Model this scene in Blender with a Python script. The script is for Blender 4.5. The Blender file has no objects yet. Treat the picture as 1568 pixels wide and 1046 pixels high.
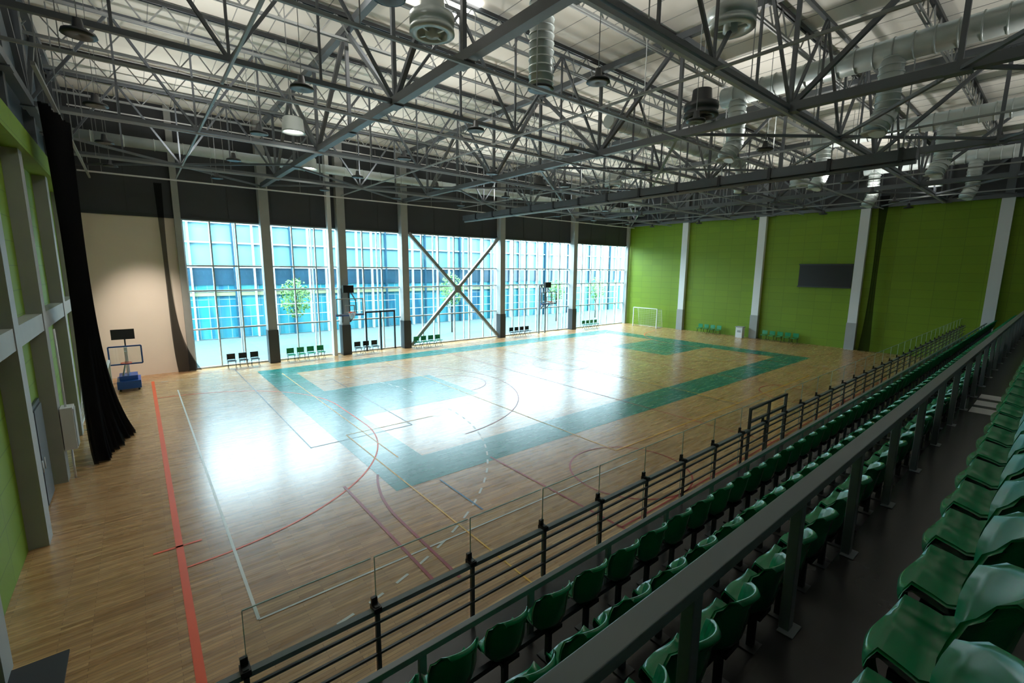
import bpy, math, random
from mathutils import Vector, Matrix
random.seed(4)
C=bpy.context.scene.collection
vs=bpy.context.scene.view_settings
vs.view_transform='Standard';vs.look='None'
# ------------------------------------------------------------------ materials
def mat(name,col,rough=.5,metal=0.,vary=0.,vscale=3.,coat=0.,spec=None,bump=0.,bscale=40.):
    m=bpy.data.materials.new(name);m.use_nodes=True
    nt=m.node_tree;b=nt.nodes['Principled BSDF']
    b.inputs['Base Color'].default_value=(*col,1);b.inputs['Roughness'].default_value=rough
    b.inputs['Metallic'].default_value=metal
    if coat: b.inputs['Coat Weight'].default_value=coat;b.inputs['Coat Roughness'].default_value=.12
    if spec is not None: b.inputs['Specular IOR Level'].default_value=spec
    tc=nt.nodes.new('ShaderNodeTexCoord')
    if vary:
        n=nt.nodes.new('ShaderNodeTexNoise');n.inputs['Scale'].default_value=vscale;n.inputs['Detail'].default_value=5
        nt.links.new(tc.outputs['Object'],n.inputs['Vector'])
        mr=nt.nodes.new('ShaderNodeMapRange');mr.inputs['To Min'].default_value=1-vary;mr.inputs['To Max'].default_value=1+vary
        nt.links.new(n.outputs['Fac'],mr.inputs['Value'])
        mx=nt.nodes.new('ShaderNodeMix');mx.data_type='RGBA';mx.blend_type='MULTIPLY';mx.inputs[0].default_value=1
        mx.inputs[6].default_value=(*col,1);nt.links.new(mr.outputs[0],mx.inputs[7]);nt.links.new(mx.outputs[2],b.inputs['Base Color'])
    return m
def glassmat(name,tint,refl=.06):
    m=bpy.data.materials.new(name);m.use_nodes=True;nt=m.node_tree;nt.nodes.clear()
    o=nt.nodes.new('ShaderNodeOutputMaterial');t=nt.nodes.new('ShaderNodeBsdfTransparent');g=nt.nodes.new('ShaderNodeBsdfGlossy')
    t.inputs[0].default_value=(*tint,1);g.inputs['Roughness'].default_value=.02
    x=nt.nodes.new('ShaderNodeMixShader');x.inputs[0].default_value=refl
    nt.links.new(t.outputs[0],x.inputs[1]);nt.links.new(g.outputs[0],x.inputs[2]);nt.links.new(x.outputs[0],o.inputs[0]);return m
def netmat(name,col,op):
    m=bpy.data.materials.new(name);m.use_nodes=True;nt=m.node_tree;nt.nodes.clear()
    o=nt.nodes.new('ShaderNodeOutputMaterial');t=nt.nodes.new('ShaderNodeBsdfTransparent');g=nt.nodes.new('ShaderNodeBsdfDiffuse')
    g.inputs[0].default_value=(*col,1);x=nt.nodes.new('ShaderNodeMixShader');x.inputs[0].default_value=op
    nt.links.new(t.outputs[0],x.inputs[1]);nt.links.new(g.outputs[0],x.inputs[2]);nt.links.new(x.outputs[0],o.inputs[0]);return m
def emit(name,col,s):
    m=bpy.data.materials.new(name);m.use_nodes=True;b=m.node_tree.nodes['Principled BSDF']
    b.inputs['Base Color'].default_value=(*col,1);b.inputs['Emission Color'].default_value=(*col,1);b.inputs['Emission Strength'].default_value=s;return m
def plank(name,c1,c2,cm,rough,bw=1.1,rh=.07,coat=.3,mort=.003,tintvar=.25):
    m=bpy.data.materials.new(name);m.use_nodes=True;nt=m.node_tree;b=nt.nodes['Principled BSDF']
    tc=nt.nodes.new('ShaderNodeTexCoord');br=nt.nodes.new('ShaderNodeTexBrick')
    br.inputs['Scale'].default_value=1;br.inputs['Brick Width'].default_value=bw;br.inputs['Row Height'].default_value=rh
    br.inputs['Mortar Size'].default_value=mort;br.inputs['Mortar Smooth'].default_value=.3;br.offset=.37;br.squash=1
    br.inputs['Color1'].default_value=(*c1,1);br.inputs['Color2'].default_value=(*c2,1);br.inputs['Mortar'].default_value=(*cm,1)
    nt.links.new(tc.outputs['Object'],br.inputs['Vector'])
    mp=nt.nodes.new('ShaderNodeMapping');mp.inputs['Scale'].default_value=(.8,6,1);nt.links.new(tc.outputs['Object'],mp.inputs['Vector'])
    n=nt.nodes.new('ShaderNodeTexNoise');n.inputs['Scale'].default_value=2.2;n.inputs['Detail'].default_value=6;nt.links.new(mp.outputs[0],n.inputs['Vector'])
    mr=nt.nodes.new('ShaderNodeMapRange');mr.inputs['From Min'].default_value=.3;mr.inputs['From Max'].default_value=.7;mr.inputs['To Min'].default_value=1-tintvar;mr.inputs['To Max'].default_value=1+tintvar*.6
    nt.links.new(n.outputs['Fac'],mr.inputs['Value'])
    mx=nt.nodes.new('ShaderNodeMix');mx.data_type='RGBA';mx.blend_type='MULTIPLY';mx.inputs[0].default_value=1
    nt.links.new(br.outputs['Color'],mx.inputs[6]);nt.links.new(mr.outputs[0],mx.inputs[7]);nt.links.new(mx.outputs[2],b.inputs['Base Color'])
    b.inputs['Roughness'].default_value=rough;b.inputs['Coat Weight'].default_value=coat;b.inputs['Coat Roughness'].default_value=.2
    n2=nt.nodes.new('ShaderNodeTexNoise');n2.inputs['Scale'].default_value=1.2;nt.links.new(mp.outputs[0],n2.inputs['Vector'])
    m2=nt.nodes.new('ShaderNodeMapRange');m2.inputs['To Min'].default_value=rough-.05;m2.inputs['To Max'].default_value=rough+.05
    nt.links.new(n2.outputs['Fac'],m2.inputs['Value']);nt.links.new(m2.outputs[0],b.inputs['Roughness'])
    return m
M={}
M['wood']=plank('maple_planks',(.64,.385,.175),(.41,.215,.085),(.15,.07,.03),.28,coat=.25)
M['court']=plank('court_green_paint',(.002,.17,.13),(.002,.145,.11),(.002,.08,.065),.28,tintvar=.1,coat=.12)
M['lo']=mat('line_orange',(.92,.10,.01),.45);M['lw']=mat('line_white',(.7,.7,.65),.35)
M['lr']=mat('line_darkred',(.34,.02,.015),.4);M['ly']=mat('line_yellow',(.78,.42,.03),.4)
M['lk']=mat('line_dark',(.05,.06,.07),.35);M['lb']=mat('line_blue',(.03,.12,.25),.35)
M['steel']=mat('truss_paint',(.115,.13,.145),.4,0,.12)
M['steel_l']=mat('joist_paint',(.30,.32,.32),.4,0,.1)
M['steel_d']=mat('dark_steel',(.035,.04,.045),.4)
M['galv']=mat('galvanised_duct',(.58,.64,.63),.32,.2,.12,2)
M['ceil']=mat('roof_deck_panel',(.86,.84,.77),.7,0,.05,1)
M['dark']=mat('dark_wall_panel',(.05,.056,.064),.6,0,.12,1)
M['bluegrey']=mat('blue_grey_cladding',(.10,.14,.18),.35,0,.12,1)
M['grey']=mat('grey_concrete',(.36,.37,.36),.6,0,.1,2)
M['lgrey']=mat('light_grey_plaster',(.62,.63,.62),.8,0,.05,1)
M['cream']=mat('cream_plaster',(.80,.70,.60),.7,0,.04,1)
M['pad']=mat('column_pad',(.06,.065,.07),.5)
M['black']=mat('black_plastic',(.012,.012,.013),.35)
M['net']=netmat('black_net_fabric',(.012,.012,.013),.78)
M['white']=mat('white_paint',(.75,.76,.76),.4)
M['frame']=mat('window_frame_paint',(.50,.56,.58),.4)
M['seat']=mat('green_plastic_seat',(.003,.25,.095),.25,0,.05,4,coat=.25)
M['rail']=mat('rail_grey_paint',(.18,.215,.23),.3,0,.06)
M['raild']=mat('rail_dark_paint',(.08,.09,.095),.32)
M['stand']=mat('stand_floor',(.032,.033,.035),.27,0,.3,1.5)
M['blue']=mat('blue_paint',(.02,.10,.40),.4)
M['glass']=glassmat('window_glass',(.90,.98,1.),.05)
M['pglass']=glassmat('parapet_glass',(.95,.975,.97),.04)
M['edge']=mat('glass_edge',(.55,.7,.66),.2)
M['lamp']=emit('lamp_glow',(1,.97,.9),12)
M['rubber']=mat('rubber_mat',(.03,.03,.032),.7)
M['leaf']=mat('leaf',(.07,.20,.03),.6,0,.3,3);M['bark']=mat('bark',(.04,.03,.02),.8)
M['pave']=mat('paving',(.06,.10,.10),.8,0,.1,.5)
M['fwhite']=mat('facade_white_trim',(.36,.42,.44),.5);M['fyel']=mat('facade_yellow_band',(.22,.24,.14),.5)
def greenwall(name,c):
    m=bpy.data.materials.new(name);m.use_nodes=True;nt=m.node_tree;b=nt.nodes['Principled BSDF'];b.inputs['Roughness'].default_value=.6
    tc=nt.nodes.new('ShaderNodeTexCoord')
    s=nt.nodes.new('ShaderNodeSeparateXYZ');cb=nt.nodes.new('ShaderNodeCombineXYZ')
    nt.links.new(tc.outputs['Object'],s.inputs[0]);nt.links.new(s.outputs['Y'],cb.inputs['X']);nt.links.new(s.outputs['Z'],cb.inputs['Y'])
    br=nt.nodes.new('ShaderNodeTexBrick');br.inputs['Scale'].default_value=1;br.inputs['Brick Width'].default_value=1.2;br.inputs['Row Height'].default_value=.6
    br.inputs['Mortar Size'].default_value=.010;br.inputs['Color1'].default_value=(*c,1);br.inputs['Color2'].default_value=(c[0]*.9,c[1]*.92,c[2],1)
    br.inputs['Mortar'].default_value=(c[0]*.6,c[1]*.6,c[2]*.5,1);br.offset=0
    nt.links.new(cb.outputs[0],br.inputs['Vector']);nt.links.new(br.outputs['Color'],b.inputs['Base Color'])
    n=nt.nodes.new('ShaderNodeTexNoise');n.inputs['Scale'].default_value=60;nt.links.new(tc.outputs['Object'],n.inputs['Vector'])
    bp=nt.nodes.new('ShaderNodeBump');bp.inputs['Strength'].default_value=.3;bp.inputs['Distance'].default_value=.01
    nt.links.new(n.outputs['Fac'],bp.inputs['Height']);nt.links.new(bp.outputs[0],b.inputs['Normal'])
    return m
M['green']=greenwall('green_acoustic_block',(.175,.285,.004))
def facade():
    m=bpy.data.materials.new('facade_glass');m.use_nodes=True;nt=m.node_tree;b=nt.nodes['Principled BSDF'];b.inputs['Roughness'].default_value=.45
    tc=nt.nodes.new('ShaderNodeTexCoord');s=nt.nodes.new('ShaderNodeSeparateXYZ');cb=nt.nodes.new('ShaderNodeCombineXYZ')
    nt.links.new(tc.outputs['Object'],s.inputs[0]);nt.links.new(s.outputs['X'],cb.inputs['X']);nt.links.new(s.outputs['Z'],cb.inputs['Y'])
    br=nt.nodes.new('ShaderNodeTexBrick');br.inputs['Scale'].default_value=1;br.inputs['Brick Width'].default_value=.75;br.inputs['Row Height'].default_value=3.3
    br.inputs['Mortar Size'].default_value=.03;br.offset=0;br.inputs['Color1'].default_value=(.012,.22,.27,1);br.inputs['Color2'].default_value=(.006,.09,.17,1);br.inputs['Mortar'].default_value=(.20,.28,.30,1)
    nt.links.new(cb.outputs[0],br.inputs['Vector'])
    mp=nt.nodes.new('ShaderNodeMapping');mp.inputs['Scale'].default_value=(1,.15,1);nt.links.new(cb.outputs[0],mp.inputs['Vector'])
    n=nt.nodes.new('ShaderNodeTexNoise');n.inputs['Scale'].default_value=.7;n.inputs['Detail'].default_value=4;nt.links.new(mp.outputs[0],n.inputs['Vector'])
    mr=nt.nodes.new('ShaderNodeMapRange');mr.inputs['From Min'].default_value=.45;mr.inputs['From Max'].default_value=.6;nt.links.new(n.outputs['Fac'],mr.inputs['Value'])
    mx=nt.nodes.new('ShaderNodeMix');mx.data_type='RGBA';nt.links.new(mr.outputs[0],mx.inputs[0]);nt.links.new(br.outputs['Color'],mx.inputs[6]);mx.inputs[7].default_value=(.05,.26,.32,1)
    nt.links.new(mx.outputs[2],b.inputs['Base Color']);return m
M['facade']=facade();M['facd']=mat('facade_dark_glass',(.015,.055,.09),.3,0,.5,.6);M['fpale']=mat('facade_pale_glass',(.13,.30,.36),.4,0,.35,.5)
# ------------------------------------------------------------------ mesh builder
class MB:
    def __init__(s): s.v=[];s.f=[];s.mi=[];s.sm=[];s.mats=[]
    def m(s,k):
        if k not in s.mats: s.mats.append(k)
        return s.mats.index(k)
    def box(s,a,b,k):
        x0,x1=sorted((a[0],b[0]));y0,y1=sorted((a[1],b[1]));z0,z1=sorted((a[2],b[2]));n=len(s.v)
        s.v+=[(x0,y0,z0),(x1,y0,z0),(x1,y1,z0),(x0,y1,z0),(x0,y0,z1),(x1,y0,z1),(x1,y1,z1),(x0,y1,z1)]
        for q in((0,3,2,1),(4,5,6,7),(0,1,5,4),(1,2,6,5),(2,3,7,6),(3,0,4,7)): s.f.append(tuple(n+i for i in q));s.mi.append(s.m(k));s.sm.append(False)
    def quad(s,p,k):
        n=len(s.v);s.v+=list(p);s.f.append(tuple(range(n,n+len(p))));s.mi.append(s.m(k));s.sm.append(False)
    def bar(s,a,b,w,k,h=None,n=4,r2=None,cap=True):
        a=Vector(a);b=Vector(b);d=(b-a);L=d.length
        if L<1e-6:return
        d/=L;up=Vector((0,0,1)) if abs(d.z)<.95 else Vector((1,0,0))
        u=d.cross(up).normalized();v=u.cross(d).normalized();h=h or w;N=len(s.v)
        pts=[]
        for i in range(n):
            if n==4: cx,cy=[(-.5,-.5),(.5,-.5),(.5,.5),(-.5,.5)][i]
            else: t=2*math.pi*i/n;cx,cy=math.cos(t)*.5,math.sin(t)*.5
            pts.append((cx,cy))
        for e,q in((a,1.),(b,(r2/w if r2 else 1.))):
            for cx,cy in pts: s.v.append(tuple(e+u*cx*w*q+v*cy*h*q))
        for i in range(n):
            j=(i+1)%n;s.f.append((N+i,N+j,N+n+j,N+n+i));s.mi.append(s.m(k));s.sm.append(n>4)
        if cap:
            s.f.append(tuple(N+i for i in reversed(range(n))));s.f.append(tuple(N+n+i for i in range(n)));s.mi+=[s.m(k)]*2;s.sm+=[False]*2
    def path(s,pts,w,k,n=8):
        for a,b in zip(pts,pts[1:]): s.bar(a,b,w,k,n=n)
    def lathe(s,c,prof,k,n=24):
        N=len(s.v)
        for r,z in prof:
            for i in range(n):
                t=2*math.pi*i/n;s.v.append((c[0]+r*math.cos(t),c[1]+r*math.sin(t),c[2]+z))
        for j in range(len(prof)-1):
            for i in range(n):
                i2=(i+1)%n;s.f.append((N+j*n+i,N+j*n+i2,N+(j+1)*n+i2,N+(j+1)*n+i));s.mi.append(s.m(k));s.sm.append(True)
    def obj(s,name,loc=(0,0,0),parent=None,bevel=0):
        me=bpy.data.meshes.new(name);me.from_pydata(s.v,[],s.f);
        for k in s.mats: me.materials.append(M[k])
        me.polygons.foreach_set('material_index',s.mi);me.polygons.foreach_set('use_smooth',s.sm);me.update()
        o=bpy.data.objects.new(name,me);C.objects.link(o);o.location=loc
        if parent:o.parent=parent
        if bevel:
            md=o.modifiers.new('b','BEVEL');md.width=bevel;md.segments=2;md.limit_method='ANGLE'
        return o
XL,XR,YW,YB,ZC=-2.3,43.2,32.0,-5.0,14.5
ZT=8.7
# ------------------------------------------------------------------ shell
b=MB();b.box((XL,YB,-.2),(XR,YW+.2,0),'wood');b.obj('floor')
b=MB();b.box((XL-.2,YB,ZC),(XR+.2,YW+.2,ZC+.15),'ceil')
for x in [XL+1.15*i for i in range(40)]:
    if x<XR: b.box((x-.012,YB,ZC-.012),(x+.012,YW,ZC),'grey')
ceil=b.obj('ceiling')
b=MB()
b.box((XL,YW,ZT),(XR,YW+.25,ZC),'dark')
b.box((XL,YW,0),(2.1,YW+.25,ZT),'cream')
for x in [XL+2.3*i for i in range(1,20)]: b.box((x-.02,YW-.02,ZT+.1),(x+.02,YW,ZC),'steel_d')
b.box((XL,YW-.05,ZT-.06),(XR,YW,ZT+.12),'steel_d')
b.obj('wall_window_side')
b=MB();b.box((XR,YB,0),(XR+.2,YW,10.9),'green');b.box((XR,YB,10.9),(XR+.2,YW,ZC),'dark')
b.box((XR-.06,YB,10.85),(XR,YW,11.0),'grey')
for z in(12.2,13.4): b.box((XR-.05,YB,z),(XR,YW,z+.06),'steel_d')
b.obj('wall_right')
b=MB();b.box((XL-.2,YB,0),(XL,YW,9.4),'green');b.box((XL-.2,YB,9.4),(XL,YW,ZC),'bluegrey')
for i in range(8):b.box((XL,YB+4.5*i,9.5),(XL+.04,YB+4.5*i+.06,ZC),'steel_l')
b.box((XL,YB,11.8),(XL+.05,YW,11.9),'steel_l')
b.obj('wall_left')
b=MB();b.box((XL,YB-.2,0),(XR,YB,ZC),'lgrey');b.obj('wall_back')
b=MB()
for y in(25.,17.7,10.4,3.1):
    b.box((XR-.35,y-.3,2.1),(XR,y+.3,11.0),'white');b.box((XR-.4,y-.33,0),(XR,y+.33,2.1),'grey');b.box((XR-.3,y-.2,11.),(XR,y+.2,ZC),'steel')
b.obj('wall_right_columns')
b=MB()
for y in(9.2,13.6,17.4,22.0,26.5,30.6):
    b.box((XL,y-.25,0),(XL+.32,y+.25,9.4),'grey');b.box((XL,y-.15,9.4),(XL+.25,y+.15,ZC),'steel')
b.box((XL,YB,4.3),(XL+.3,31,4.75),'grey');b.box((XL,YB,8.9),(XL+.45,31,9.5),'green')
b.obj('wall_left_frame')
b=MB()
b.box((XL+.01,14.3,0),(XL+.06,16.7,2.6),'steel_d');b.box((XL+.06,14.4,.05),(XL+.1,15.45,2.5),'pad');b.box((XL+.06,15.55,.05),(XL+.1,16.6,2.5),'pad')
b.bar((XL+.13,15.35,1.0),(XL+.13,15.35,1.3),.03,'white',n=8);b.bar((XL+.13,15.65,1.0),(XL+.13,15.65,1.3),.03,'white',n=8)
b.obj('door_1')
# ------------------------------------------------------------------ window wall
cols=[6.4,11.0,15.6,24.8,34.0]
b=MB()
for x in cols:
    b.box((x-.26,YW-.55,2.1),(x+.26,YW,ZC),'grey');b.box((x-.3,YW-.6,0),(x+.3,YW,2.1),'pad')
b.box((10.15,YW-.4,0),(10.4,YW,ZC),'white')
for x in(2.1,42.9):b.box((x-.15,YW-.3,0),(x+.15,YW,ZC),'grey')
b.obj('wall_window_columns')
edges=[2.1]+cols+[42.9]
for i in range(6):
    x0,x1=edges[i]+.2,edges[i+1]-.2
    b=MB();n=max(3,round((x1-x0)/1.45))
    for k in range(n+1):
        x=x0+(x1-x0)*k/n;b.box((x-.035,YW+.02,0),(x+.035,YW+.2,ZT),'frame')
    for z in(.05,2.35,4.6,6.05,8.62): b.box((x0,YW+.04,z-.045),(x1,YW+.18,z+.045),'frame')
    b.box((x0,YW+.10,.05),(x1,YW+.115,8.62),'glass')
    for z in(2.9,3.6): b.bar((x0,YW+.9,z),(x1,YW+.9,z),.05,'white',n=6)
    for k in range(0,n+1,2):
        x=x0+(x1-x0)*k/n;b.box((x-.05,YW+.85,0),(x+.05,YW+.95,ZT),'white')
    b.obj('window_%d'%(i+1))
b=MB()
b.bar((16.0,YW-.35,.2),(24.4,YW-.35,8.6),.24,'steel_l');b.bar((24.4,YW-.34,.2),(16.0,YW-.34,8.6),.24,'steel_l')
b.box((19.9,YW-.5,4.1),(20.5,YW-.2,4.7),'steel_l');b.obj('wind_bracing')
b=MB()
for x in(12.6,13.7,14.8):b.box((x-.05,YW-.1,0),(x+.05,YW,2.9),'steel_d')
b.box((12.6,YW-.1,2.8),(14.8,YW,2.92),'steel_d')
for x in(13.55,13.85):b.bar((x,YW-.14,.9),(x,YW-.14,1.3),.03,'white',n=8)
b.obj('door_2')
# ------------------------------------------------------------------ outside
b=MB();b.box((-30,YW+.25,-.3),(90,70,-.02),'pave');b.obj('pavement_outside')
b=MB();b.box((-25,45,0),(85,50,6.2),'facade');b.box((-25,45,6.2),(85,50,9.8),'fpale')
b.box((-25,44.9,4.5),(85,45,5.9),'facd');b.box((-25,44.85,3.6),(85,45,3.9),'fyel')
for z,h in((3.95,.12),(5.9,.25),(7.9,.12),(9.5,.3)): b.box((-25,44.8,z),(85,45,z+h),'fwhite')
for i in range(0,74):
    x=-25+1.5*i;b.box((x-.06,44.6,0),(x+.06,45,9.8),'fwhite' if i%3 else 'facd')
b.obj('glass_office_building')
def tree(x,y,h):
    b=MB();b.bar((x,y,0),(x,y,h*.6),.14,'bark',n=8,r2=.06)
    for i in range(9):
        a=random.random()*6.28;b.bar((x,y,h*(.35+.03*i)),(x+math.cos(a)*.8,y+math.sin(a)*.8,h*(.6+.04*i)),.05,'bark',n=5,r2=.02)
    for i in range(600):
        while True:
            p=Vector((random.uniform(-1,1),random.uniform(-1,1),random.uniform(-1,1)))
            if p.length<1:break
        c=Vector((x,y,h*.72))+Vector((p.x*1.1,p.y*1.1,p.z*h*.3));s=.13
        u=Vector((random.uniform(-1,1),random.uniform(-1,1),random.uniform(-1,1))).normalized();w=u.orthogonal().normalized()
        b.quad([tuple(c+u*s),tuple(c+w*s*.6),tuple(c-u*s),tuple(c-w*s*.6)],'leaf')
    return b.obj('young_tree')
for x,y,h in((9.2,37,5.2),(23,37,5.6),(38,38,5),(45,38,5)):tree(x,y,h)
# ------------------------------------------------------------------ court markings
b=MB();X0,X1,Y0,Y1,a=4.975,36.4,10.95,29.37,1.7
z=.003
def R(x0,y0,x1,y1,k,z=z):b.quad([(x0,y0,z),(x1,y0,z),(x1,y1,z),(x0,y1,z)],k)
R(X0,Y0,X1,Y0+a,'court');R(X0,Y1-a,X1,Y1,'court');R(X0,Y0+a,X0+a,Y1-a,'court');R(X1-a,Y0+a,X1,Y1-a,'court')
R(X0+a,17.71,X0+a+5.8,22.61,'court');R(X1-a-5.8,17.71,X1-a,22.61,'court')
b.obj('court_painted_area')
b=MB();zl=.006
def L(x0,y0,x1,y1,w,k):
    d=Vector((x1-x0,y1-y0,0)).normalized();n=Vector((-d.y,d.x,0))*w/2
    b.quad([(x0-n.x,y0-n.y,zl),(x1-n.x,y1-n.y,zl),(x1+n.x,y1+n.y,zl),(x0+n.x,y0+n.y,zl)],k)
def ARC(cx,cy,r,a0,a1,w,k,dash=False,n=48):
    for i in range(n):
        if dash and i%2:continue
        t0=math.radians(a0+(a1-a0)*i/n);t1=math.radians(a0+(a1-a0)*(i+1)/n)
        p=[(cx+(r+s)*math.cos(t),cy+(r+s)*math.sin(t),zl) for t,s in((t0,-w/2),(t0,w/2),(t1,w/2),(t1,-w/2))];b.quad(p,k)
L(.2,5,.2,30,.13,'lo');L(-.25,11.55,.6,11.55,.07,'lo')
zl=.0065
for sx,mx in((1,0.2),(-1,40.2)):
    A=(-90,0) if sx==1 else (180,270);B2=(0,90) if sx==1 else (90,180)
    ARC(mx,16.8,6.2,A[0],A[1],.05,'lr' if sx<0 else 'lo');ARC(mx,19.8,6.2,B2[0],B2[1],.05,'lo')
    L(mx+sx*6.2,16.8,mx+sx*6.2,19.8,.05,'lo')
    ARC(mx,16.8,9.8,A[0],A[1],.06,'lw',True);ARC(mx,19.8,9.8,B2[0],B2[1],.06,'lw',True)
zl=.007
L(1.1,8.15,1.1,27.2,.055,'lw');L(1.1,8.15,12.,8.15,.045,'lw')
zl=.0075
L(3.95,7.0,3.95,12.1,.07,'lr');L(4.4,6.9,4.4,9.6,.07,'lr');ARC(10.6,9.6,6.2,180,155,.07,'lr');L(8.35,5.5,8.35,11.2,.06,'lr')
ARC(11.1,7.8,1.8,0,360,.05,'lr');L(6.25,8.7,6.25,10.8,.05,'lb');ARC(25,7.8,1.8,0,360,.05,'lr')
L(4.05,15.5,4.05,30.8,.04,'lk');L(4.05,15.55,7.8,15.55,.04,'lk');L(7.8,15.55,7.8,24.8,.04,'lk');L(4.05,24.8,7.8,24.8,.04,'lk')
L(8.35,6.,33,6.,.05,'lr');L(17,6.,17,30,.05,'lr');L(26,6.,26,30,.05,'lr');L(33,6,33,30,.05,'lr');L(8.35,30,33,30,.05,'lr')
zl=.008
L(5.4,5.5,5.4,16.,.04,'ly');L(12,9,12,27.5,.04,'ly');L(21,9,21,27.5,.04,'ly');L(30,9,30,27.5,.04,'ly');L(12,9,30,9,.04,'ly');L(12,27.5,30,27.5,.04,'ly');L(5.4,16.,9.,16.,.04,'ly')
L(6.0,13,6.0,28,.04,'ly');L(2,30.6,40,30.6,.04,'lr');L(20.7,5,20.7,31,.04,'lk')
zl=.0085
ARC(20.7,20.16,1.8,0,360,.04,'lr');ARC(6.68+1.6,20.16,6.75,-85,85,.04,'lr')
ARC(12.48,20.16,1.8,-90,90,.04,'lr');ARC(28.9,20.16,1.8,90,270,.04,'lr');ARC(34.7-1.6,20.16,6.75,95,265,.04,'lr')
b.obj('court_lines')
b=MB();b.box((XL+.01,6.0,0.0),(-1.35,9.3,.03),'rubber');b.obj('rubber_floor_mat')
# ------------------------------------------------------------------ roof steel
b=MB()
zb,zt=10.85,14.1
YT=YW-.4
for x in(-2.0,6.4,15.6,24.8,34.0,42.9):
    b.bar((x,YT,zb),(x,YB,zb),.24,'steel');b.bar((x,YT,zt),(x,YB,zt),.22,'steel')
    n=10;dy=(YT-YB)/n
    for i in range(n+1):
        y=YT-dy*i;b.bar((x,y,zb),(x,y,zt),.11,'steel')
        if i<n:
            if i%2==0:b.bar((x,y,zt),(x,y-dy,zb),.13,'steel')
            else:b.bar((x,y,zb),(x,y-dy,zt),.13,'steel')
        b.box((x-.16,y-.25,zb-.16),(x+.16,y+.25,zb-.12),'steel')
b.obj('roof_main_truss')
b=MB();n=10;dy=(YT-YB)/n
xs=[-2.0,6.4,15.6,24.8,34.0,42.9]
for j in range(1,10,2):
    y=YT-dy*j
    b.bar((xs[0],y,zb),(xs[-1],y,zb),.12,'steel');b.bar((xs[0],y,zt-.1),(xs[-1],y,zt-.1),.11,'steel')
    for x0,x1 in zip(xs,xs[1:]):
        m=4;w=(x1-x0)/m
        for k in range(m):
            p0=(x0+w*k,y,zb if k%2==0 else zt-.1);p1=(x0+w*(k+1),y,zt-.1 if k%2==0 else zb);b.bar(p0,p1,.08,'steel')
            if k:b.bar((x0+w*k,y,zb),(x0+w*k,y,zt-.1),.06,'steel')
b.obj('roof_longitudinal_truss')
b=MB()
for q,(x0,x1) in enumerate(zip(xs,xs[1:])):
    for j in range(0,10,2):
        ya=YT-dy*j;yb=YT-dy*(j+2) if j<10 else YB
        if q in(2,4) or j in(0,8):
            b.bar((x0,ya,zb+.02),(x1,yb,zb+.02),.09,'steel');b.bar((x1,ya,zb-.05),(x0,yb,zb-.05),.09,'steel')
b.obj('roof_wind_bracing')
b=MB();y=YT-2.2
while y>YB:
    for s in(-.05,.05):
        b.bar((XL+.02,y+s,14.38),(XR-.02,y+s,14.38),.05,'steel_d',h=.12);b.bar((XL+.02,y+s,13.62),(XR-.02,y+s,13.62),.045,'steel_l',h=.07)
    x=XL;k=0
    while x<XR-.6:
        b.bar((x,y,13.62 if k%2==0 else 14.36),(x+.55,y,14.36 if k%2==0 else 13.62),.04,'steel_l');x+=.55;k+=1
    y-=3.2
b.obj('roof_joists')
b=MB()
for y,z,k,w in((31.0,10.55,'white',.07),(26.5,10.5,'steel_l',.08),(20,10.6,'steel_l',.07),(14.5,10.6,'steel_l',.07),(9.3,10.6,'steel_l',.07),(30.2,13.3,'white',.05),(6,10.7,'steel_l',.1)):
    b.bar((XL+.6,y,z),(XR-.5,y,z),w,k);
    x=XL+1.5
    while x<XR-.5: b.bar((x,y,z),(x,y,13.7),.02,'steel_l');x+=4.6
for x in(2.2,11,20.2,29.5,38.5):
    b.bar((x,YT-.3,10.7),(x,YB+.1,10.7),.06,'steel_l')
b.obj('cable_tray')
def duct(b,p0,p1,r,k='galv',n=16,rib=.35):
    b.bar(p0,p1,2*r,k,n=n);a=Vector(p0);c=Vector(p1);d=c-a;Ln=d.length;d/=Ln;t=rib
    while t<Ln: b.bar(a+d*t,a+d*(t+.04),2*r+.05,k,n=n);t+=rib
b=MB();duct(b,(XL+.05,30.5,12.1),(XR-.5,30.5,12.1),.27,rib=1.2);b.obj('window_side_air_duct')
for x in(19.4,29.6,39.8):
    b=MB();duct(b,(x,10,13.0),(x,YB+.1,13.0),.38,rib=.5)
    for y in(4.5,9.4):
        duct(b,(x,y,13.0),(x,y,11.1),.33,rib=.22);duct(b,(x,y,11.15),(x-.25,y+.2,10.55),.33,rib=.2)
        b.lathe((x-.27,y+.22,10.5),[(.36,.05),(.30,0),(.25,.06),(.0,.06)],'galv')
    b.obj('ventilation_duct')
b=MB();duct(b,(9.0,9.8,14.2),(9.0,9.8,10.9),.32,rib=.2);b.lathe((9,9.8,10.85),[(.32,.05),(.36,0),(.2,.02),(0,.05)],'steel_d');b.obj('hanging_air_duct')
b=MB();duct(b,(17,14,12.6),(30,14,12.6),.3,rib=.5);duct(b,(30,14,12.6),(30,14,10.9),.3,rib=.3);b.obj('hanging_air_duct')
def fan(x,y,z,k='galv',r=.55):
    b=MB();b.lathe((x,y,z),[(0,.75),(r*.55,.75),(r*.62,.35),(r,.3),(r,.12),(r*.9,.1),(r*.9,.02),(r,0),(r*1.02,-.1),(r*.7,-.12),(r*.66,.05),(r*.3,.05),(r*.3,-.16),(0,-.2)],k,32)
    for i in range(4):
        t=i*math.pi/2+.4;b.bar((x,y,z-.1),(x+r*math.cos(t),y+r*math.sin(t),z-.06),.05,k)
    b.bar((x,y,z+.7),(x,y,14.4),.04,'steel_l',n=6)
    return b.obj('ceiling_destratification_fan')
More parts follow.
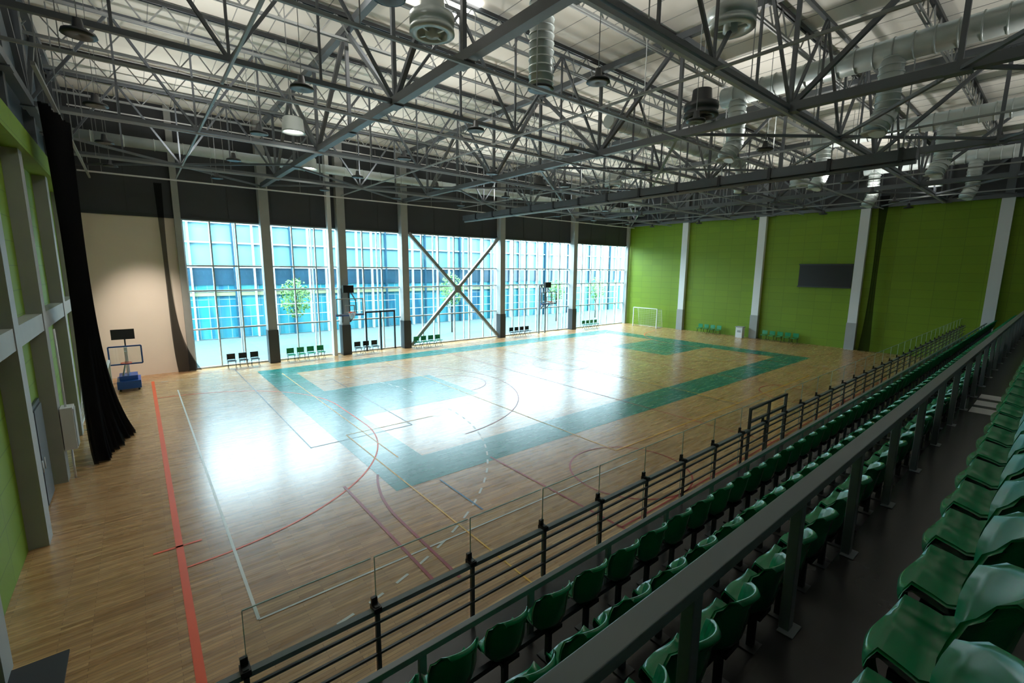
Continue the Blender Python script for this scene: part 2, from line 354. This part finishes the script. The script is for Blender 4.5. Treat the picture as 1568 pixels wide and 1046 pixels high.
fan(6.3,10.9,11.9);fan(11.7,6.0,11.9);fan(15.4,8.7,11.3,'steel_d');fan(25,20,11.6);fan(34,12,11.6);fan(22,24,11.5,'steel_d');fan(33,24,11.5)
def spot(x,y,z,on=True):
    b=MB();b.lathe((x,y,z),[(0,.55),(.3,.55),(.36,.5),(.4,.05),(.44,0),(.38,0),(.34,.1)],'galv',24)
    b.lathe((x,y,z),[(.34,.1),(0,.1)],'lamp' if on else 'steel_d',24)
    b.bar((x,y,z+.5),(x,y,13.7),.03,'steel_l',n=6);b.obj('ceiling_floodlight')
spot(5.2,19.6,11.1);spot(7.4,25.5,11.0);spot(38,6,11.2,True)
b=MB()
for y in(27.6,22.6,17.6,12.6,7.6):
    for x in(-.4,3.6,8.8,13.2,18,22.5,27.5,32,37,41):
        b.lathe((x,y,10.35),[(0,.32),(.07,.3),(.1,.1),(.26,.06),(.28,0),(.2,-.02),(0,.02)],'steel_d',16);b.bar((x,y,10.6),(x,y,13.7),.015,'steel_l')
b.obj('high_bay_lamps')
b=MB();b.box((4,13.2,ZC-.08),(9.5,14.6,ZC-.02),'lamp');b.obj('skylight_panel')
b=MB();b.box((20.5,3.8,9.8),(20.9,31.2,10.15),'steel');b.bar((20.7,3.8,9.72),(20.7,31.2,9.72),.16,'steel_l',n=10)
for i in range(13):
    y=4.2+i*2.1;b.bar((20.7,y,10.15),(20.7,y,13.7),.03,'steel_l');b.box((20.46,y-.06,9.75),(20.94,y+.06,10.2),'steel_d')
b.obj('divider_curtain_roller')
# ------------------------------------------------------------------ net curtains
def curtain(p0,p1,zt,zbm,folds,amp,flare=(0,0),k='net',nz=30):
    b=MB();n=folds*8;rows=[]
    P0=Vector(p0);P1=Vector(p1);d=(P1-P0);dn=d.normalized();nn=Vector((-dn.y,dn.x,0))
    for j in range(nz+1):
        t=j/nz;z=zt+(zbm-zt)*t;row=[]
        sq=1-.45*math.sin(math.pi*min(1,t*1.05))
        for i in range(n+1):
            s=i/n;ph=s*folds*2*math.pi
            o=math.sin(ph+.6*math.sin(3*t+i*.3))*amp*(.7+.5*t)*(.8+.4*math.sin(s*17))
            e=t**6
            c=P0+d*(.5+(s-.5)*sq)+nn*o+Vector((flare[0],flare[1],0))*e*(.3+s)
            row.append(len(b.v));b.v.append((c.x,c.y,z))
        rows.append(row)
    for j in range(nz):
        for i in range(n):
            b.f.append((rows[j][i],rows[j][i+1],rows[j+1][i+1],rows[j+1][i]));b.mi.append(b.m(k));b.sm.append(True)
    return b
b=curtain((-1.5,17.9,0),(-1.15,20.4,0),10.3,.02,12,.14,(.45,.6));b.bar((-1.3,15,10.38),(-1.3,31.8,10.38),.08,'steel_l')
for y in(16,20,24,28,31.5):b.bar((-1.3,y,10.38),(-1.3,y,13.6),.03,'steel_l')
b.obj('black_net_curtain')
b=curtain((1.2,31.6,0),(1.55,31.6,0),10.4,.05,4,.05,(.75,0));b.obj('black_net_curtain')
b=curtain((42.6,9.0,0),(42.6,9.6,0),11.5,.05,5,.08,(0,.1));b.obj('black_net_curtain')
# ------------------------------------------------------------------ wall objects
b=MB();b.box((XR-.16,10.8,4.8),(XR-.06,14.5,6.6),'black');b.box((XR-.18,10.78,4.75),(XR-.14,14.55,4.85),'steel_d');b.box((XR-.18,10.78,6.55),(XR-.14,14.55,6.65),'steel_d')
b.box((XR-.08,12,5.5),(XR-.01,13,6),'steel_d');b.obj('scoreboard_display')
def goal(x,y0,y1,h,dx,name='handball_goal'):
    b=MB();w=.08
    b.bar((x,y0,0),(x,y0,h),w,'white');b.bar((x,y1,0),(x,y1,h),w,'white');b.bar((x,y0,h),(x,y1,h),w,'white')
    for y in(y0,y1):
        b.bar((x,y,h-.04),(x+dx*.8,y,h-.1),.04,'white',n=8);b.bar((x+dx*.8,y,h-.1),(x+dx*1.1,y,.04),.04,'white',n=8);b.bar((x,y,.04),(x+dx*1.1,y,.04),.04,'white',n=8)
        for i in range(1,9):b.bar((x,y,h*i/9),(x+dx*(1.1-.3*i/9),y,h*i/9),.008,'white')
    b.bar((x+dx*1.1,y0,.04),(x+dx*1.1,y1,.04),.04,'white',n=8)
    N=int((y1-y0)/.2)
    for i in range(N+1):
        y=y0+(y1-y0)*i/N;b.bar((x,y,h-.04),(x+dx*.8,y,h-.1),.008,'white');b.bar((x+dx*.8,y,h-.1),(x+dx*1.1,y,.04),.008,'white')
    for i in range(1,10):
        t=i/10;b.bar((x+dx*(.8+.3*t),y0,(h-.1)*(1-t)),(x+dx*(.8+.3*t),y1,(h-.1)*(1-t)),.008,'white')
    b.obj(name)
goal(41.6,26.85,29.75,2.05,1);goal(-1.2,22.3,25.3,2.05,-.8)
def chairs(name,x,y,n,ang,k='seat'):
    b=MB()
    for i in range(n):
        o=i*.62
        b.box((o-.22,-.22,.44),(o+.22,.22,.48),k);b.box((o-.22,.20,.52),(o+.22,.24,.86),k)
        b.bar((o-.2,-.2,0),(o-.2,.22,.5),.03,'black',n=6);b.bar((o+.2,-.2,0),(o+.2,.22,.5),.03,'black',n=6)
        b.bar((o-.2,.22,.0),(o-.2,-.1,.46),.03,'black',n=6);b.bar((o+.2,.22,0),(o+.2,-.1,.46),.03,'black',n=6)
        b.bar((o-.2,.22,.45),(o-.2,.23,.84),.03,'black',n=6);b.bar((o+.2,.22,.45),(o+.2,.23,.84),.03,'black',n=6)
    ob=b.obj(name,(x,y,0),bevel=.012);ob.rotation_euler=(0,0,ang);return ob
chairs('row_of_chairs',4.0,31.2,3,0,'black');chairs('row_of_chairs',7.3,31.2,4,0);chairs('row_of_chairs',11.7,31.2,3,0,'black')
chairs('row_of_chairs',16.2,31.0,4,0);chairs('row_of_chairs',25.6,31.0,4,0,'black');chairs('row_of_chairs',35.2,31.0,4,0)
chairs('row_of_chairs',42.5,22.6,4,-math.pi/2);chairs('row_of_chairs',42.5,16.6,5,-math.pi/2)
b=MB();b.box((42.1,18.3,0),(42.6,18.9,.95),'white');b.box((42.05,18.25,.95),(42.65,18.95,1.02),'grey');b.box((42.08,18.45,.5),(42.1,18.75,.7),'grey');b.obj('white_cabinet',bevel=.02)
b=MB();b.box((XL+.34,17.2,.9),(XL+.6,17.7,2.1),'white');b.box((XL+.6,17.25,.95),(XL+.62,17.65,2.05),'grey');b.bar((XL+.45,17.4,2.1),(XL+.45,17.4,4.3),.05,'white',n=8);b.bar((XL+.45,17.4,0),(XL+.45,17.4,.9),.05,'white',n=8);b.obj('electrical_cabinet')
def hoop(x,y):
    b=MB();yb=YW-.62
    for s in(-.45,.45):
        b.bar((x+s*.6,yb,4.6),(x+s,y+.1,3.8),.06,'steel_d');b.bar((x+s*.6,yb,2.3),(x+s,y+.1,3.0),.06,'steel_d');b.bar((x+s*.6,yb,2.3),(x+s*.6,yb,4.6),.06,'steel_d');b.bar((x+s,y+.1,3.0),(x+s,y+.1,3.8),.05,'steel_d')
    b.box((x-.9,y,2.9),(x+.9,y+.03,3.95),'pglass')
    for p,q in(((x-.9,2.9),(x+.9,2.9)),((x-.9,3.95),(x+.9,3.95)),((x-.9,2.9),(x-.9,3.95)),((x+.9,2.9),(x+.9,3.95)),((x-.3,3.05),(x+.3,3.05)),((x-.3,3.5),(x+.3,3.5)),((x-.3,3.05),(x-.3,3.5)),((x+.3,3.05),(x+.3,3.5))):
        b.bar((p[0],y-.01,p[1]),(q[0],y-.01,q[1]),.06,'grey')
    b.box((x-.95,y-.03,2.8),(x+.95,y+.05,2.94),'blue')
    R0=.23;c=(x,y-.38)
    ring=[(c[0]+R0*math.cos(t*math.pi/12),c[1]+R0*math.sin(t*math.pi/12),3.05) for t in range(25)];b.path(ring,.03,'lo',6);b.box((x-.08,y-.16,3.0),(x+.08,y,3.08),'lo')
    for t in range(12):
        a0=t*math.pi/6;p=(c[0]+R0*math.cos(a0),c[1]+R0*math.sin(a0),3.04)
        for sg in(1,-1): b.bar(p,(c[0]+.12*math.cos(a0+sg*.5),c[1]+.12*math.sin(a0+sg*.5),2.65),.012,'white')
    b.box((x-.35,y+.1,4.35),(x+.35,y+.35,4.85),'black');b.bar((x,y+.2,3.9),(x,y+.2,4.4),.05,'steel_d')
    b.obj('basketball_hoop')
hoop(11.0,30.6);hoop(29.6,30.6)
b=MB()
for x in(29.2,30.0):b.bar((x,31.5,0),(x,31.5,4.6),.12,'steel_l')
b.bar((29.2,31.5,4.55),(30,31.5,4.55),.1,'steel_l')
b.obj('hoop_support_frame')
b=MB();x,y=-.7,29.0
b.box((x-.45,y-.7,.12),(x+.45,y+.7,.5),'blue');b.box((x-.35,y-.5,.5),(x+.35,y+.5,.72),'blue')
for sx in(-.35,.35):
    for sy in(-.55,.55):b.bar((x+sx-.04,y+sy,.08),(x+sx+.04,y+sy,.08),.16,'black',n=12)
b.bar((x,y+.4,.7),(x,y-.1,2.1),.12,'white');b.bar((x,y-.3,.7),(x,y-.9,2.0),.08,'white');b.bar((x-.2,y-.3,.7),(x,y+.2,1.5),.06,'steel_l')
b.box((x-.6,y-1.0,1.4),(x+.6,y-.95,2.25),'pglass')
for p,q in(((-.6,1.4),(.6,1.4)),((-.6,2.25),(.6,2.25)),((-.6,1.4),(-.6,2.25)),((.6,1.4),(.6,2.25))):b.bar((x+p[0],y-1,p[1]),(x+q[0],y-1,q[1]),.06,'blue')
ring=[(x+.2*math.cos(t*math.pi/10),y-1.28+.2*math.sin(t*math.pi/10),1.5) for t in range(21)];b.path(ring,.03,'lo',6)
b.box((x-.5,y+.5,2.4),(x+.4,y+.6,2.9),'black');b.bar((x,y+.5,.7),(x,y+.55,2.4),.06,'steel_d')
b.obj('portable_basketball_hoop')
# ------------------------------------------------------------------ stand
b=MB()
SX0,SX1=XL+.36,XR-.42
def step(y0,y1,z): b.box((SX0,y0,0 if z<3 else 1.6),(SX1,y1,z),'stand')
step(3.15,4.18,1.75);step(2.35,3.15,2.2);step(1.55,2.35,2.6);step(.98,1.55,3.0);step(.24,1.06,3.4);step(-.6,.24,4.18);step(-1.4,-.6,4.6);step(YB+.3,-1.4,5.0)
for y,z in((3.15,2.2),(2.35,2.6),(1.55,3.0),(.24,4.18)): b.box((SX0,y-.03,z-.0),(SX1,y+.005,z+.006),'raild')
for x in(12.1,12.85,13.6):b.box((x,.42,3.4),(x+.5,.92,3.404),'white')
b.obj('grandstand_tiers')
# bucket seat: depth, height, half width down the centre line
prof=[(.30,.36,.10),(.325,.38,.145),(.338,.415,.175),(.325,.44,.198),(.27,.43,.212),(.20,.405,.222),(.12,.39,.228),(.05,.405,.23),(.01,.46,.232),(-.01,.55,.234),(-.025,.65,.234),(-.04,.74,.226),(-.052,.81,.205),(-.062,.857,.168),(-.082,.87,.135),(-.105,.848,.12)]
nv=13
def seatmesh(b,cx,cy,cz):
    for side in(0,1):
        rows=[]
        for i,(y,z,hw) in enumerate(prof):
            row=[]
            pan=[0,0,.15,.5,.9,1,1,1,.9,.5,.25,.1,0,0,0,0][i];back=[0,0,0,0,0,0,.25,.55,.85,1,1,.95,.8,.6,.45,.4][i]
            for j in range(nv):
                s=-1+2*j/(nv-1);e=s*s;e4=e*e
                yy=y+.13*back*e-(.03*e if i<4 else 0);zz=z+.10*pan*e4+(-.035*e if i>=12 else 0)+(-.03*e if i<4 else 0)
                if side: yy+=-.018 if i>6 and i<13 else 0; zz-=.018 if i<8 else (.012 if i>12 else 0)
                row.append(len(b.v));b.v.append((cx+s*hw,cy+yy,cz+zz))
            rows.append(row)
        for i in range(len(rows)-1):
            for j in range(nv-1):
                q=(rows[i][j],rows[i][j+1],rows[i+1][j+1],rows[i+1][j])
                b.f.append(q if side else q[::-1]);b.mi.append(b.m('seat'));b.sm.append(True)
        if side==0:r0=rows
        else:
            for i in range(len(rows)-1):
                for j in(0,nv-1):
                    b.f.append((r0[i][j],r0[i+1][j],rows[i+1][j],rows[i][j]));b.mi.append(b.m('seat'));b.sm.append(True)
            for i in(0,len(rows)-1):
                for j in range(nv-1):
                    b.f.append((r0[i][j],rows[i][j],rows[i][j+1],r0[i][j+1]));b.mi.append(b.m('seat'));b.sm.append(True)
    b.box((cx-.1,cy+.03,cz+.33),(cx+.1,cy+.25,cz+.37),'black')
    b.bar((cx,cy+.12,cz),(cx,cy+.12,cz+.35),.05,'steel_d')
    b.box((cx-.08,cy+.04,cz),(cx+.08,cy+.20,cz+.012),'steel_d')
def row(y,z,x0,x1,gap=()):
    b=MB();x=x0
    while x<x1:
        if not any(g0<x<g1 for g0,g1 in gap): seatmesh(b,x,y,z)
        x+=.555
    b.bar((x0-.25,y+.12,z+.33),(x1,y+.12,z+.33),.05,'steel_d');b.obj('stadium_seat_row')
row(2.72,2.2,-1.6,42.4);row(1.92,2.6,-1.5,42.4);row(1.16,3.0,-1.4,42.4);row(.0,4.18,.47,42.4,((14.2,15.6),));row(-.85,4.6,1.0,42.4)
b=MB();y=1.02
b.box((SX0,y-.06,4.43),(SX1,y+.06,4.5),'rail')
x=.6
while x<SX1:
    b.box((x-.045,y-.035,3.4),(x+.045,y+.035,4.43),'rail');b.box((x-.09,y-.08,3.4),(x+.09,y+.03,3.412),'rail');x+=1.45
b.obj('upper_guard_railing',bevel=.006)
b=MB();y=3.12
b.box((SX0,y-.03,2.75),(SX1,y+.03,2.81),'rail')
x=.35
while x<SX1: b.box((x-.035,y-.02,1.76),(x+.035,y+.02,2.75),'rail');x+=1.25
b.obj('front_row_guard_railing',bevel=.004)
b=MB();y=4.1
b.box((SX0,y-.035,2.51),(SX1,y+.035,2.56),'rail')
for z in(2.42,2.24,2.06):b.bar((SX0,y-.03,z),(SX1,y-.03,z),.026,'raild')
x=.42
while x<SX1:
    b.box((x-.022,y-.035,1.75),(x+.022,y,2.60),'raild')
    b.box((x-.04,y-.05,2.54),(x+.04,y+.07,2.59),'black');b.box((x-.03,y+.035,2.56),(x+.03,y+.07,2.66),'black')
    if not 10<x<12.1 and x+1.2<SX1:
        b.box((x+.02,y+.045,1.8),(x+1.16,y+.057,3.10),'pglass');b.box((x+.02,y+.044,3.10),(x+1.16,y+.058,3.108),'edge')
        b.box((x+.016,y+.044,1.8),(x+.022,y+.058,3.10),'edge')
    x+=1.18
for z in(3.02,2.72):b.bar((10.2,y,z),(12.2,y,z),.05,'raild')
for x in(10.2,11.2,12.2):b.bar((x,y,1.75),(x,y,3.04),.05,'raild')
b.obj('glass_parapet_railing')
# ------------------------------------------------------------------ light
w=bpy.data.worlds.new('World');bpy.context.scene.world=w;w.use_nodes=True
bg=w.node_tree.nodes['Background'];bg.inputs[0].default_value=(.80,.93,1,1);bg.inputs[1].default_value=22
for i in range(6):
    x0,x1=edges[i]+.2,edges[i+1]-.2
    l=bpy.data.lights.new('window_portal','AREA');l.shape='RECTANGLE';l.size=x1-x0;l.size_y=8.6;l.cycles.is_portal=True
    o=bpy.data.objects.new('window_portal',l);C.objects.link(o);o.location=((x0+x1)/2,YW+.3,4.35);o.rotation_euler=(math.radians(-90),0,0)
for x in(2.2,11,20.2,29.5,38.5):  # added fill spots without fixtures, aimed up to brighten the roof deck
    for y,e in((27,430),(18,430),(9,430),(0,320)):
        l=bpy.data.lights.new('ceiling_fill','SPOT');l.energy=e;l.spot_size=math.radians(165);l.spot_blend=.8;l.color=(1,.97,.91);l.shadow_soft_size=.25
        o=bpy.data.objects.new('ceiling_fill_spot',l);C.objects.link(o);o.location=(x,y,10.9);o.rotation_euler=(math.pi,0,0)
l=bpy.data.lights.new('wall_glow_fill','SPOT');l.energy=3000;l.spot_size=.75;l.spot_blend=1;l.color=(1,.88,.76);l.shadow_soft_size=.3;o=bpy.data.objects.new('wall_glow_spot',l);C.objects.link(o)  # added spot without a fixture, makes the warm glow on the cream wall
o.location=(.6,26.5,9.8);d=Vector((.3,32,2.2))-o.location;o.rotation_euler=d.to_track_quat('-Z','Y').to_euler()
# ------------------------------------------------------------------ camera
f=695.8;p=math.radians(9.048);yw=math.radians(50.539);r=math.radians(.504)
F=Vector((math.cos(yw)*math.cos(p),math.sin(yw)*math.cos(p),-math.sin(p)));Rr=Vector((math.sin(yw),-math.cos(yw),0));U=Rr.cross(F)
R2=Rr*math.cos(r)+U*math.sin(r);U2=-Rr*math.sin(r)+U*math.cos(r)
cd=bpy.data.cameras.new('camera');cam=bpy.data.objects.new('camera',cd);C.objects.link(cam)
mw=Matrix((( R2.x,U2.x,-F.x,0),(R2.y,U2.y,-F.y,0),(R2.z,U2.z,-F.z,6.018),(0,0,0,1)));cam.matrix_world=mw
cd.sensor_width=36;cd.lens=36*f/1568;cd.clip_start=.05;cd.clip_end=500
bpy.context.scene.camera=cam
